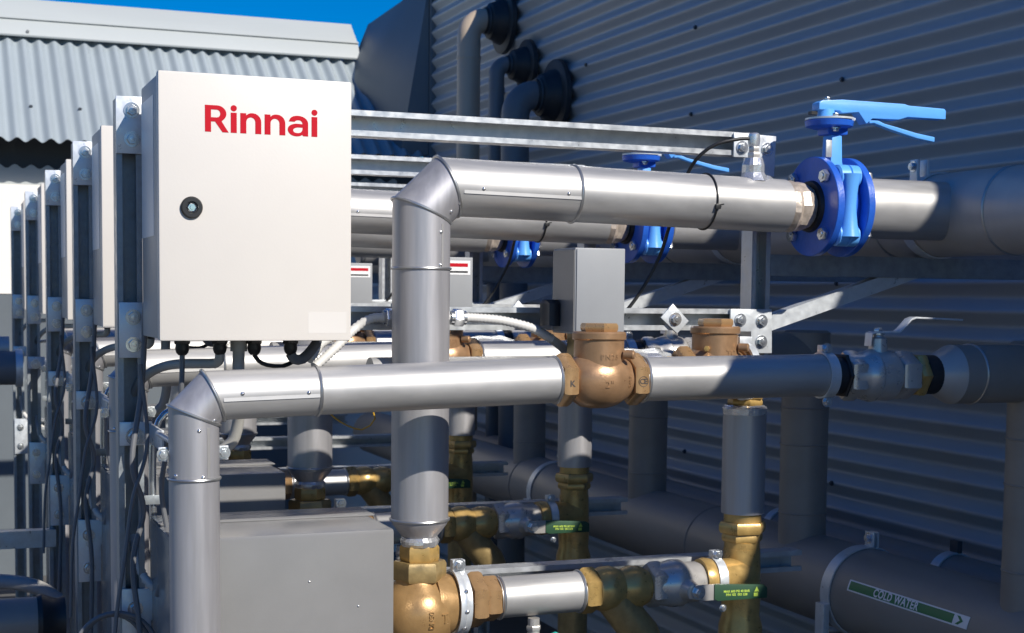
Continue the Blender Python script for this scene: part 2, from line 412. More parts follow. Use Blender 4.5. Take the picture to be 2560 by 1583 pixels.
# --- control cabinet
c = T('control_cabinet', 'cream steel control cabinet with round black lock, {} of the receding row', 'cabinet', (.465, 2.37, -.075), 'control cabinets in a row', 5)
P('body', MB().box((.3195, 2.296, -.073), (.6115, 2.474, .326)), M['creamshade'], c, .003)
P('gasket', MB().box((.323, 2.2885, -.070), (.608, 2.2965, .323)), M['black'], c)
door = P('door', MB().box((.317, 2.267, -.075), (.614, 2.289, .328)), M['cream'], c, .0035)
P('lock', MB().lathe((.3655, 2.2665, .126), (0, -1, 0), [(0, .0165), (.003, .0165), (.0055, .0145), (.0055, .0095), (.003, .0088), (.003, 0)], 40), M['black'], door)
P('lock_insert', MB().lathe((.3655, 2.264, .126), (0, -1, 0), [(0, .0082), (.0012, .0082), (.0025, .0068), (.0012, .0058), (.0012, .0035), (.003, .003), (.003, 0)], 6), M['chrome'], door)
P('sticker', MB().box((.545, 2.26685, -.063), (.606, 2.2671, -.030)), M['sticker'], door)
P('side_film', MB().box((.3188, 2.335, .085), (.3196, 2.47, .30)), M['film'], c)
for xg in (.365, .424, .479, .538):
    P('cable_gland', MB().hexa((xg, 2.36, -.0725), (xg, 2.36, -.083), .0125).lathe((xg, 2.36, -.0825), (0, 0, -1), [(0, .0105), (.008, .0112), (.014, .0095), (.018, .006)], 16), M['black'], c)
P('conduit_adaptor', MB().tube((.456, 2.37, -.0725), (.456, 2.37, -.095), .0135, 20), M['pvc'], c)

# --- steel support frame
f = T('pipe_rack', 'galvanised channel frame of posts, rails and bolted plates behind the {} cabinet', 'pipe rack', (.3, 2.52, -1.4), 'support frames in a row', 5)
def br(x, z, y=2.4945, r=.0088, par=None): put('bolt', bolt_mesh(r), par or f, (x, y, z), (0, -1, 0), random.random())
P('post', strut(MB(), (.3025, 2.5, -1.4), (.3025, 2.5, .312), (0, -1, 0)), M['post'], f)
P('post', strut(MB(), (1.4925, 2.5, -.125), (1.4925, 2.5, .300), (0, -1, 0)), M['galv'], f)
P('rail', strut(MB(), (.3235, 2.5, .2935), (1.4715, 2.5, .2915), (0, -1, 0), .044), M['galv'], f)
P('rail', strut(MB(), (.3235, 2.5, -.0435), (1.4715, 2.5, -.0435), (0, -1, 0)), M['galv'], f)
P('rail', strut(MB(), (.3235, 2.5, -.518), (1.60, 2.5, -.521), (0, -1, 0)), M['galv'], f)
PL = dict(
    a=[(.2815, .223), (.345, .223), (.345, .315), (.2815, .315)],
    b=[(.284, -.019), (.345, -.019), (.345, -.075), (.326, -.075), (.326, -.110), (.284, -.110)],
    c=[(.285, -.494), (.358, -.497), (.358, -.545), (.332, -.55), (.332, -.63), (.285, -.63)],
    d=[(1.424, .311), (1.516, .309), (1.513, .232), (1.478, .232), (1.466, .266), (1.424, .266)],
    e=[(1.424, -.023), (1.515, -.023), (1.517, -.108), (1.470, -.108), (1.470, -.066), (1.424, -.066)],
    s=[(1.304-.029, -.040), (1.304+.006, -.040-.030), (1.304+.030, -.046), (1.304-.004, -.016+.002)])
BO = dict(a=[(.3065, .293), (.3065, .246)], b=[(.3065, -.043), (.3065, -.088)], c=[(.306, -.528), (.306, -.60)],
          d=[(1.441, .284), (1.496, .283)], e=[(1.445, -.044), (1.4925, -.046), (1.4925, -.086)], s=[(1.305, -.043)])
for k in PL:
    pl = P('gusset_plate', MB().prism(PL[k], XZ, 2.4935, 2.4985), M['zinc'], f, .0006)
    for (x, z) in BO[k]: br(x, z, 2.4935, par=pl)
# brace and cantilever arm carrying the header
P('brace', strut(MB(), (1.515, 2.536, -.052), (1.885, 2.536, .064), (0, 1, 0), .029, .030), M['zinc'], f)
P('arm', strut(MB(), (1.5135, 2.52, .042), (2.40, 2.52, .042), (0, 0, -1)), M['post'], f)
# bracket stepping forward from the post to the left drop pipe
b1 = P('clamp_bracket', MB().prism([(.2835, -.216), (.336, -.216), (.336, -.255), (.2835, -.255)], XZ, 2.4935, 2.4985).box((.332, 2.36, -.252), (.336, 2.4932, -.219)), M['zinc'], f, .0006)
br(.3075, -.240, 2.4935, .0105, b1)

# --- hot flow pipe: drop leg, mitred elbow, run to the header
h = T('flow_pipe', 'fat sheet metal clad pipe rising and bending right towards blue valve, {} in the row', 'pipe', (.778, 2.42, -.42), 'clad flow pipes', 4)
r1 = .0495
hp = [(.778, 2.42, -.392), (.778, 2.42, .140), (.823, 2.42, .183), (1.487, 2.42, .171)]
clad(h, hp, r1, [M['cladv'], M['cladv'], M['clad']], rings=[((.778, 2.42, .043), (0, 0, 1)), ((1.057, 2.42, .1788), (1, 0, -.018)), ((.778, 2.42, -.388), (0, 0, 1))])
P('cone', MB().lathe((.778, 2.42, -.3925), (0, 0, -1), [(0, .0485), (.004, .047), (.027, .029)], 40), M['cladv'], h)
def seam(par, p, q, w=.0055, t=.0014, side=(0, -1, 0)):
    p = Vector(p); q = Vector(q); a = (q-p).normalized(); o = Vector(side); o = (o - a*o.dot(a)).normalized(); s = a.cross(o)
    vs = [x + s*sx*w/2 + o*oo for x in (p, q) for sx, oo in ((-1, -.003), (1, -.003), (1, t if s.z < 0 else .0001), (-1, .0001 if s.z < 0 else t))]
    P('seam', MB().add(vs, [(0,1,2,3),(7,6,5,4),(0,4,5,1),(1,5,6,2),(2,6,7,3),(3,7,4,0)]), M['clad'], par)
def onpipe(c, r, d): c = Vector(c); d = Vector(d).normalized(); return c + d*r
def rv(par, c, r, d): put('rivet', rivet_mesh(), par, onpipe(c, r+.0003, d), d)
dl = (0, -.98, -.2)
seam(h, onpipe((.838, 2.42, .1827), r1, dl), onpipe((1.056, 2.42, .1788), r1, dl), side=dl)
for x in (.873, 1.03): rv(h, (x, 2.42, .182-.018*(x-.85)), r1, (0, -1, -.06))
dv = (.47, -.88, 0)
seam(h, onpipe((.778, 2.42, .046), r1, dv), onpipe((.778, 2.42, .118), r1, dv), side=dv, t=.0007)
rv(h, (.778, 2.42, .104), r1, (.40, -.9, 0)); rv(h, (.778, 2.42, .049), r1, (.38, -.9, 0))
dm = Vector((.42, -.86, -.42))
for t in (.12, .80): rv(h, Vector((.795, 2.42, .156)).lerp(Vector((.818, 2.42, .178)), t), r1, dm)
j = T('pipe_union', 'crumpled tape wrapped brass union at the {} flow pipe end beside blue valve', 'pipe union', (1.5, 2.42, .171), 'taped unions', 3)
P('wrapping', MB().lathe((1.4885, 2.42, .171), (1, 0, 0), [(0, .046), (.012, .050), (.020, .045), (.034, .046), (.050, .040), (.058, .033)], 22, jit=.035), M['tape'], j, sharp=15)
P('nut', MB().lathe((1.484, 2.42, .171), (1, 0, 0), [(0, .043), (.012, .0455), (.02, .042)], 8), M['brass'], j)
P('nipple', MB().tube((1.50, 2.42, .171), (1.580, 2.42, .172), .031, 28), M['rubber'], j)

# --- temperature probe with its black cable
s = T('temperature_probe', 'small foil wrapped temperature probe on top of the {} flow pipe', 'sensor', (1.425, 2.42, .22), 'temperature probes', 3)
P('foil_wrap', MB().lathe((1.424, 2.42, .214), (0, 0, 1), [(0, .030), (.008, .025), (.016, .021), (.030, .021), (.043, .017)], 18, jit=.09).lathe((1.452, 2.425, .214), (0, 0, 1), [(0, .017), (.006, .017), (.012, .010)], 12, jit=.1), M['foil'], s, sharp=10)
P('hex_body', MB().hexa((1.424, 2.42, .256), (1.424, 2.42, .268), .0125).hexa((1.424, 2.42, .2685), (1.424, 2.42, .279), .0105), M['nickel'], s)
P('cap', MB().lathe((1.424, 2.42, .2785), (0, 0, 1), [(0, .010), (.010, .0115), (.022, .011), (.025, .008)], 18), M['foil'], s)
P('cable', MB().sweep(smooth_path([(1.418, 2.42, .293), (1.397, 2.425, .292), (1.355, 2.435, .282), (1.330, 2.45, .263), (1.318, 2.475, .233), (1.305, 2.49, .18), (1.302, 2.52, .13), (1.298, 2.55, .075), (1.262, 2.56, .005), (1.225, 2.575, -.045), (1.205, 2.60, -.06)]), .0035, 10), M['black'], s)
tie = P('cable_tie', MB().torus((1.322, 2.42, .1741), (1, 0, -.018), r1+.0015, .0019, 40, 6), M['black'], s)
P('tie_head', MB().box((1.3175, 2.3665, .158), (1.3275, 2.372, .167)), M['black'], tie, .001)
P('tie_tail', MB().tube((1.323, 2.368, .165), (1.333, 2.366, .167), .0014, 6), M['black'], tie)

# --- blue butterfly valve
VX, VZ, VY = 1.590, .172, 2.42
v = T('butterfly_valve', 'blue butterfly valve with lever handle between two blue flanges, {} in the row', 'valve', (VX, VY, VZ-.094), 'blue butterfly valves', 3)
for x0, x1, rr in ((1.549, 1.564, .0935), (1.616, 1.631, .0935)):
    P('flange', MB().lathe((x0, VY, VZ), (1, 0, 0), [(0, rr*.985), (.001, rr), (x1-x0-.001, rr), (x1-x0, rr*.985)], 56), M['blue'], v)
P('gasket_ring', MB().lathe((1.5415, VY, VZ), (1, 0, 0), [(0, .047), (.0075, .049)], 40), M['rubber'], v)
P('valve_body', MB().lathe((1.5642, VY, VZ), (1, 0, 0), [(0, .066), (.006, .070), (.045, .070), (.0515, .066)], 48), M['blue'], v)
for a in range(4):
    th = pi/4 + a*pi/2; dy, dz = math.cos(th)*.077, math.sin(th)*.077
    P('lug', MB().lathe((1.566, VY+dy, VZ+dz), (1, 0, 0), [(0, .017), (.003, .021), (.022, .0215), (.024, .018), (.026, .0215), (.045, .021), (.048, .017)], 20), M['bluelite'], v)
    for x_, s_ in ((1.5485, -1), (1.6315, 1)):
        put('bolt', bolt_mesh(.0125, .011, False), v, (x_, VY+dy*.98, VZ+dz*.98), (s_, 0, 0), .3+a)
# dog-bone rib facing the camera between the upper and lower lug
P('rib', MB().lathe((1.590, VY-.066, VZ-.058), (0, 0, 1), [(0, .022), (.022, .017), (.045, .0145), (.058, .014), (.071, .0145), (.094, .017), (.116, .022)], 16), M['bluelite'], v)
neck = MB()
neck.prism([(-.020, .062), (.020, .062), (.013, .085), (.011, .135), (-.011, .135), (-.013, .085)], lambda x, z, d: (VX+.004+x, d, VZ+z), VY-.016, VY+.016)
P('neck', neck, M['bluelite'], v, .003)
P('neck_block', MB().box((VX-.018, VY-.019, VZ+.1352), (VX+.026, VY+.019, VZ+.150)), M['blue'], v, .003)
P('name_tag', MB().box((VX-.022, VY-.020, VZ+.092), (VX-.0095, VY-.017, VZ+.124)), M['galv'], v, .0006)
nt = MB(); nt.lathe((VX-.004, VY, VZ+.147), (0, 0, 1), [(0, .030), (.004, .044), (.014, .046), (.0155, .044)], 48)
P('mounting_pad', nt, M['blue'], v)
teeth = []
for k in range(72):
    th = 2*pi*k/72; rr = .047 if (k % 4 < 2 or not (-.9 < math.atan2(math.sin(th), math.cos(th)) < .5)) else .040
    teeth.append((VX-.002+rr*math.cos(th), VY+rr*math.sin(th)))
P('notch_plate', MB().prism(teeth, XY, VZ+.163, VZ+.1665), M['zinc'], v)
put('bolt', bolt_mesh(.006), v, (VX-.012, VY-.032, VZ+.1666), (0, 0, 1))
put('bolt', bolt_mesh(.006), v, (VX-.006, VY-.026, VZ+.1465), (0, 0, -1))
hd = [(1.555, .353), (1.600, .353), (1.607, .349), (1.643, .352), (1.661, .331), (1.674, .342), (1.735, .343), (1.755, .349), (1.843, .349), (1.843, .366), (1.839, .3695), (1.757, .371), (1.747, .3735), (1.606, .374), (1.562, .370), (1.555, .366)]
han = P('handle', MB().prism(hd, XZ, VY-.013, VY+.013), M['bluelite'], v, .002)
P('stem', MB().lathe((VX-.012, VY, VZ+.166), (0, 0, 1), [(0, .017), (.017, .016)], 20), M['bluelite'], han)
put('bolt', bolt_mesh(.0055), han, (1.58, VY, .3725), (0, 0, 1))
P('pointer', MB().box((1.543, VY-.006, .344), (1.556, VY+.006, .350)), M['black'], han)
tr = [(1.670, .340), (1.687, .341), (1.705, .3345), (1.735, .329), (1.780, .320), (1.822, .3145), (1.822, .305), (1.780, .3105), (1.735, .3205), (1.712, .326), (1.681, .3345), (1.671, .333)]
P('trigger', MB().prism(tr, XZ, VY-.008, VY+.008), M['bluelite'], v, .0015)

# --- return pipe: left drop leg, mitred elbow, run to the bronze check valve
r2 = .0388
RY = 2.305
q = T('return_pipe', 'slimmer clad pipe bending from left drop leg towards bronze check valve, {} in the row', 'pipe', (.377, RY, -1.3), 'clad return pipes', 4)
rp = [(.377, RY, -1.3), (.3735, RY, -.191), (.403, RY, -.161), (.982, RY, -.1435)]
clad(q, rp, r2, [M['cladv'], M['cladv'], M['clad']], rings=[((.3738, RY, -.289), (0, 0, 1)), ((.567, RY, -.1561), (1, 0, .03)), ((.979, RY, -.1436), (1, 0, .03))])
dl = (0, -.99, -.12)
seam(q, onpipe((.413, RY, -.1607), r2, dl), onpipe((.564, RY, -.1562), r2, dl), side=dl)
for x in (.442, .546): rv(q, (x, RY, -.160), r2, (0, -1, .10))
dv = (.42, -.9, 0)
seam(q, onpipe((.3738, RY, -.286), r2, dv), onpipe((.3736, RY, -.208), r2, dv), side=dv, t=.0007)
rv(q, (.3736, RY, -.212), r2, (.05, -1, 0)); rv(q, (.3737, RY, -.284), r2, (.2, -1, 0)); rv(q, (.3737, RY, -.282), r2, (-.82, -.6, 0))
for t in (.1, .9): rv(q, Vector((.382, RY, -.182)).lerp(Vector((.398, RY, -.166)), t), r2, (.62, -.72, -.42) if t > .5 else (.42, -.78, -.45))
pc = T('pipe_clamp', 'zinc split ring clamp holding the {} left drop pipe to its post', 'pipe clamp', (.375, RY, -.265), 'pipe clamps', 4)
hr = MB(); pr_ = []
for k_ in range(21):
    t_ = pi*k_/20; pr_.append((.3737 + (r2+.003)*math.cos(t_), RY + .004 + (r2+.003)*math.sin(t_), -.251))
P('half_ring', hr.sweep(pr_, .004, 6, flat=(.010, .0022)), M['zinc'], pc)
for s_ in (-1, 1):
    ex = .3737 + s_*(r2+.008)
    P('ear', MB().box((ex-.007, RY+.002, -.262), (ex+.007, RY+.006, -.240)), M['zinc'], pc, .001)
    put('bolt', bolt_mesh(.0068), pc, (ex, RY+.002, -.251), (0, -1, 0))
P('rod', MB().tube((.345, 2.342, -.235), (.345, 2.49, -.235), .005, 12), M['zinc'], pc)

# --- bronze swing check valves
def check_valve(par, cx, cy, cz, sc=1.0, marks=True):
    X = lambda x, y, z: (cx+x*sc, cy+y*sc, cz+z*sc)
    pr = [(-.060, .030), (-.052, .030), (-.045, .038), (-.032, .046), (-.012, .0495), (.010, .0495), (.030, .045), (.044, .037), (.054, .032), (.060, .031)]
    P('body', MB().lathe(X(0, 0, 0), (1, 0, 0), [(t*sc, r*sc) for t, r in pr], 40), M['bronze'], par)
    P('neck', MB().lathe(X(0, 0, .012), (0, 0, 1), [(0, .044*sc), (.03*sc, .043*sc), (.056*sc, .043*sc)], 40), M['bronze'], par)
    cp = P('cap', MB().lathe(X(0, 0, .0683), (0, 0, 1), [(0, .045*sc), (.002*sc, .0465*sc), (.011*sc, .0465*sc), (.014*sc, .044*sc), (.014*sc, .034*sc)], 48), M['bronze'], par)
    P('cap_hex', MB().hexa(X(0, 0, .0822), X(0, 0, .0965), .0335*sc, .35), M['bronzehex'], cp)
    P('hex_end', MB().hexa(X(-.0785, 0, 0), X(-.0525, 0, 0), .0455*sc, pi/2), M['bronzehex'], par)
    P('hex_end', MB().hexa(X(.0535, 0, 0), X(.0795, 0, 0), .0455*sc, pi/2), M['bronzehex'], par)
    P('hinge_plug', MB().lathe(X(.032, -.034, .044), (.75, -.65, 0), [(0, .008*sc), (.016*sc, .008*sc), (.018*sc, .006*sc)], 14), M['bronze'], par)
    return X
cv = T('check_valve', 'cast bronze check valve in the {} return pipe with raised size marks', 'check valve', (1.061, RY, -.19), 'bronze check valves', 3)
X = check_valve(cv, 1.061, RY, -.1435)
def on_cyl_z(x0, y0, zc, r, a0):
    def fn(u, w, d):
        a = a0 + u/r; return (x0 + (r+d)*math.sin(a), y0 - (r+d)*math.cos(a), zc + w)
    return fn
text_obj('raised_mark', 'PN25', .0125, on_cyl_z(1.061, RY, -.104, .0430, .04), M['bronze'], cv, .0022, .0003, spacing=1.25)
CVP = [(-.060, .030), (-.052, .030), (-.045, .038), (-.032, .046), (-.012, .0495), (.010, .0495), (.030, .045), (.044, .037), (.054, .032), (.060, .031)]
def prof_r(t):
    for (t0, r0), (t1, r1_) in zip(CVP, CVP[1:]):
        if t0 <= t <= t1: return r0 + (r1_-r0)*(t-t0)/(t1-t0)
    return .03
def on_body(x0, z0, vert=False):
    def fn(u, w, d):
        x, z = (x0 - w, z0 + u) if vert else (x0 + u, z0 + w)
        r = prof_r(x-1.061) + d; dz = z + .1435
        return (x, RY - math.sqrt(max(1e-6, r*r - dz*dz)), z)
    return fn
text_obj('raised_mark', '2"', .0165, on_body(1.060, -.1500), M['bronze'], cv, .0020, .0003, spacing=1.2)
text_obj('raised_mark', '0407', .0085, on_body(1.1035, -.146, True), M['bronze'], cv, .0020, .0002, spacing=1.2)
text_obj('stamped_mark', 'CE', .0125, (lambda u, w, d: (1.1275+u, RY-.0397-d, -.1455+w)), M['etch'], cv, .0008, .0002, spacing=.9)
P('stamped_ring', MB().torus((1.1275, RY-.0397, -.1455), (0, 1, 0), .0085, .0005, 28, 5), M['etch'], cv)
text_obj('stamped_mark', 'K', .0145, (lambda u, w, d: (.9955+u, RY-.0397-d, -.1480+w)), M['etch'], cv, .0008, .0003)

q2 = T('return_pipe', 'short straight clad pipe between bronze check valve and ball valve, {} in the row', 'pipe', (1.33, RY, -.18), 'clad return pipes', 3)
clad(q2, [(1.1395, RY, -.1440), (1.513, RY, -.1405)], .0385, [M['clad']], rings=[((1.143, RY, -.1440), (1, 0, 0))])
bc = T('pipe_clamp', 'bolted zinc band clamp on the {} return pipe beside the nickel ball valve', 'pipe clamp', (1.515, RY, -.14), 'pipe clamps', 3)
P('ring', MB().lathe((1.503, RY, -.1405), (1, 0, 0), [(0, .0395), (0, .0425), (.020, .0425), (.020, .0395)], 40, caps=False), M['zinc'], bc)
P('ear', MB().box((1.503, RY-.007, -.0985), (1.523, RY+.009, -.0855)), M['zinc'], bc, .001)
put('bolt', bolt_mesh(.0075), bc, (1.513, RY-.007, -.0925), (0, -1, 0)); put('bolt', bolt_mesh(.007), bc, (1.513, RY-.012, -.188), (0, -1, 0))

# --- nickel ball valve with bent lever
bv = T('ball_valve', 'nickel ball valve with bent steel lever on the {} return pipe', 'ball valve', (1.62, RY, -.19), 'nickel ball valves', 3)
P('tail_nut', MB().tube((1.513, RY, -.141), (1.548, RY, -.141), .034, 28).hexa((1.545, RY, -.141), (1.552, RY, -.141), .044), M['rubber'], bv)
P('body', MB().lathe((1.556, RY, -.142), (1, 0, 0), [(0, .040), (.004, .041), (.03, .041), (.036, .044), (.052, .049), (.056, .049), (.060, .046), (.090, .0475), (.098, .046), (.106, .036), (.112, .034)], 40), M['nickel'], bv)
P('hex_end', MB().hexa((1.552, RY, -.142), (1.584, RY, -.142), .0465, pi/2), M['nickel'], bv)
P('hex_end', MB().hexa((1.664, RY, -.142), (1.702, RY, -.142), .0450, pi/2), M['nickel'], bv)
P('union_nut', MB().hexa((1.7025, RY, -.142), (1.724, RY, -.142), .0435, 0), M['brass'], bv)
P('stem', MB().lathe((1.628, RY, -.100), (0, 0, 1), [(0, .018), (.014, .0165), (.026, .016), (.029, .010), (.046, .006)], 20), M['nickel'], bv)
put('nut', bolt_mesh(.0085, .008), bv, (1.628, RY, -.066), (0, 0, 1))
lv = [(1.606, -.088), (1.608, -.0665), (1.616, -.0640), (1.668, -.0635), (1.676, -.058), (1.694, -.040), (1.704, -.0365), (1.765, -.0385), (1.810, -.0405)]
b = MB(); pts = lv
up = [(x, z+.0032) for x, z in pts]
P('lever', b.prism(pts + up[::-1], XZ, RY-.011, RY+.011), M['zinc'], bv, .0006)

# --- riser from the return pipe down to the cold water main
rz = T('riser_pipe', 'dark clad riser dropping from the {} return pipe end to the big low main', 'pipe', (2.0, RY, -.6), 'clad risers', 5)
P('coupling', MB().tube((1.7245, RY, -.142), (1.752, RY, -.142), .037, 32), M['rubber'], rz)
P('cone', MB().lathe((1.750, RY, -.142), (1, 0, 0), [(0, .036), (.004, .038), (.038, .0555), (.042, .0565)], 40), M['dull'], rz)
P('stub', MB().tube((1.790, RY, -.142), (2.02, RY, -.142), .056, 40), M['lag'], rz)
P('bead', MB().torus((1.836, RY, -.142), (1, 0, 0), .0565, .0025), M['ring'], rz)
P('drop_leg', MB().lathe((2.003, RY, -.62), (0, 0, 1), [(0, .058), (.535, .058), (.54, .050)], 40), M['lag'], rz)
for z in (-.27, -.36, -.53): P('bead', MB().torus((2.003, RY, z), (0, 0, 1), .0582, .002), M['lag'], rz)

# --- grey heater cover
hc = T('heater_cover', 'grey folded sheet metal heater cover under the {} cabinet', 'cover', (.52, 2.42, -1.0), 'grey heater covers', 4)
P('cover', MB().box((.337, 2.30, -1.05), (.697, 2.545, -.383)), M['grey'], hc, .0065)
P('lid_flange', MB().box((.339, 2.4455, -.3829), (.705, 2.543, -.3805)), M['grey'], hc, .0008)
put('rivet', rivet_mesh(.002), hc, (.555, 2.2998, -.462), (0, -1, 0)); put('rivet', rivet_mesh(.002), hc, (.636, 2.2998, -.507), (0, -1, 0))

# --- bronze bottom valve with union under the flow pipe
va = T('globe_valve', 'rounded cast bronze valve under the {} flow pipe behind grey cover', 'valve', (.778, 2.42, -.62), 'bronze globe valves', 3)
P('foil_seal', MB().lathe((.778, 2.42, -.4185), (0, 0, -1), [(0, .031), (.006, .034), (.011, .0335), (.016, .031)], 26, jit=.04), M['foil'], va, sharp=12)
P('union_tail', MB().hexa((.778, 2.42, -.4335), (.778, 2.42, -.461), .0345, .3), M['brass'], va)
P('union_nut', MB().hexa((.778, 2.42, -.4605), (.778, 2.42, -.494), .0475, .18), M['olive'], va)
P('body', MB().lathe((.775, 2.42, -.488), (0, 0, -1), [(0, .036), (.010, .040), (.022, .054), (.045, .066), (.070, .068), (.095, .060), (.12, .045), (.14, .03)], 44), M['bronzegold'], va)
P('outlet', MB().lathe((.80, 2.42, -.540), (1, 0, 0), [(0, .058), (.022, .055), (.040, .050)], 36), M['bronzegold'], va)
GV = [(0, .036), (.010, .040), (.022, .054), (.045, .066), (.070, .068), (.095, .060), (.12, .045), (.14, .03)]
def interp(prof, t):
    for (t0, r0), (t1, r1_) in zip(prof, prof[1:]):
        if t0 <= t <= t1: return r0 + (r1_-r0)*(t-t0)/(t1-t0)
    return prof[-1][1] if t > prof[-1][0] else prof[0][1]
def on_globe(x0, z0, vert):
    def fn(u, w, d):
        x, z = (x0 - w, z0 + u) if vert else (x0 + u, z0 + w)
        r = interp(GV, -.488 - z) + d; a = math.asin(max(-1, min(1, (x-.775)/r)))
        return (.775 + r*math.sin(a), 2.42 - r*math.cos(a), z)
    return fn
text_obj('raised_mark', 'DN50', .0125, on_globe(.780, -.553, True), M['bronzegold'], va, .0040, .0003)
text_obj('raised_mark', 'T', .024, on_globe(.806, -.553, False), M['bronzegold'], va, .0040, .0)
P('hex_outlet', MB().hexa((.8665, 2.42, -.536), (.893, 2.42, -.536), .050, pi/2).hexa((.8935, 2.42, -.536), (.921, 2.42, -.536), .041, pi/2), M['bronzehex'], va)
b2 = T('pipe_clamp', 'shiny perforated zinc band clamp around the outlet of {} bronze globe valve', 'pipe clamp', (.845, 2.42, -.6), 'pipe clamps', 3)
P('ring', MB().lathe((.836, 2.42, -.538), (1, 0, 0), [(0, .054), (0, .058), (.006, .0575), (.010, .059), (.014, .0575), (.021, .058), (.021, .054)], 48, caps=False), M['zinc'], b2)
P('ear', MB().box((.835, 2.408, -.481), (.858, 2.424, -.462)), M['zinc'], b2, .001)
put('bolt', bolt_mesh(.008), b2, (.8465, 2.408, -.471), (0, -1, 0))
for a in (-.5, .1, .7): put('rivet', rivet_mesh(.004), b2, (.8465, 2.42-.0582*math.cos(a), -.538-.0582*math.sin(a)), (0, -math.cos(a), -math.sin(a)))
lp = T('pump_pipe', 'short bright clad pipe between bronze valve and brass strainer, {} in the row', 'pipe', (1.0, 2.42, -.57), 'short clad pump pipes', 3)
clad(lp, [(.921, 2.42, -.5355), (1.083, 2.42, -.534)], .0365, [M['clad']], rings=[((.925, 2.42, -.5355), (1, 0, 0)), ((1.079, 2.42, -.534), (1, 0, 0))])
dc = T('drain_cock', 'small nickel drain cock with teal butterfly handle under the {} pump pipe', 'drain cock', (.985, 2.40, -.60), 'drain cocks', 2)
P('body', MB().tube((.985, 2.40, -.572), (.985, 2.40, -.600), .0105, 16).hexa((.985, 2.40, -.585), (.985, 2.40, -.594), .0135).tube((.985, 2.40, -.600), (.985, 2.40, -.640), .012, 16), M['nickel'], dc)
P('handle', MB().prism([(-.004, 0), (.004, .008), (.018, .013), (.026, .008), (.022, -.004), (.010, -.012), (-.010, -.012), (-.012, -.004)], lambda x, z, d: (1.000+x, d, -.607+z), 2.372, 2.381), M['teal'], dc, .002)

st = T('strainer', 'dark brass strainer with slanted leg beyond the {} pump pipe', 'strainer', (1.16, 2.42, -.6), 'brass strainers', 3)
P('hex_end', MB().hexa((1.0835, 2.42, -.534), (1.112, 2.42, -.533), .043, pi/2), M['brass'], st)
P('body', MB().lathe((1.112, 2.42, -.533), (1, 0, 0), [(0, .036), (.012, .041), (.03, .042), (.05, .034), (.07, .040), (.09, .038), (.105, .030)], 32), M['brass'], st)
P('leg', MB().lathe((1.145, 2.42, -.545), (.62, 0, -.78), [(0, .034), (.07, .034), (.10, .036), (.125, .030)], 28), M['olive'], st)
P('plug', MB().hexa((1.2225, 2.42, -.6425), (1.237, 2.42, -.661), .024), M['brass'], st)

lb = T('ball_valve', 'bright nickel ball valve with green sleeved lever, {} along the pump line', 'ball valve', (1.3, 2.42, -.58), 'lever ball valves', 3)
P('body', MB().lathe((1.2175, 2.42, -.531), (1, 0, 0), [(0, .032), (.006, .036), (.04, .042), (.048, .044), (.066, .044), (.078, .038), (.10, .038), (.11, .034)], 36), M['nickel'], lb)
P('hex_end', MB().hexa((1.2175, 2.42, -.531), (1.246, 2.42, -.530), .043, pi/2), M['nickel'], lb)
P('gland', MB().lathe((1.282, 2.386, -.536), (0, -1, 0), [(0, .022), (.014, .018), (.030, .014)], 24), M['nickel'], lb)
put('nut', bolt_mesh(.0095, .009), lb, (1.288, 2.352, -.5365), (0, -1, 0))
lev = P('lever', MB().prism([(1.272, -.548), (1.274, -.524), (1.335, -.524), (1.335, -.5535), (1.300, -.5535)], XZ, 2.3545, 2.358), M['nickel'], lb, .0004)
P('sleeve', MB().prism([(1.322, -.5238), (1.425, -.5305), (1.433, -.536), (1.433, -.556), (1.330, -.5555), (1.322, -.552)], XZ, 2.352, 2.3605), M['green'], lb, .0015)
text_obj('lever_print', 'MAX 600 PSI 40 BAR\nP/N 102  ISO 228', .0062, (lambda u, w, d: (1.368+u, 2.3519-d, -.5425+w-.03*u)), M['limeprint'], lb, .0003, .0001)
P('print_mark', MB().prism([(1.405, -.5425), (1.415, -.5425), (1.410, -.533)], XZ, 2.3516, 2.3519).prism([(1.404, -.551), (1.413, -.551), (1.413, -.5445), (1.404, -.5445)], XZ, 2.3516, 2.3519), M['limeprint'], lb)
put('bolt', bolt_mesh(.005), lb, (1.345, 2.362, -.571), (0, -1, 0))
b3 = T('pipe_clamp', 'small bolted zinc clamp at the brass tee of the {} pump line', 'pipe clamp', (1.34, 2.43, -.53), 'pipe clamps', 3)
P('ring', MB().lathe((1.350, 2.42, -.527), (1, 0, 0), [(0, .036), (0, .040), (.018, .040), (.018, .036)], 36, caps=False), M['zinc'], b3)
P('ear', MB().box((1.350, 2.412, -.487), (1.370, 2.428, -.474)), M['zinc'], b3, .001)
put('bolt', bolt_mesh(.007), b3, (1.360, 2.412, -.481), (0, -1, 0))
P('tail_ring', MB().lathe((1.3275, 2.42, -.528), (1, 0, 0), [(0, .039), (.010, .041), (.021, .039)], 32), M['brass'], b3)

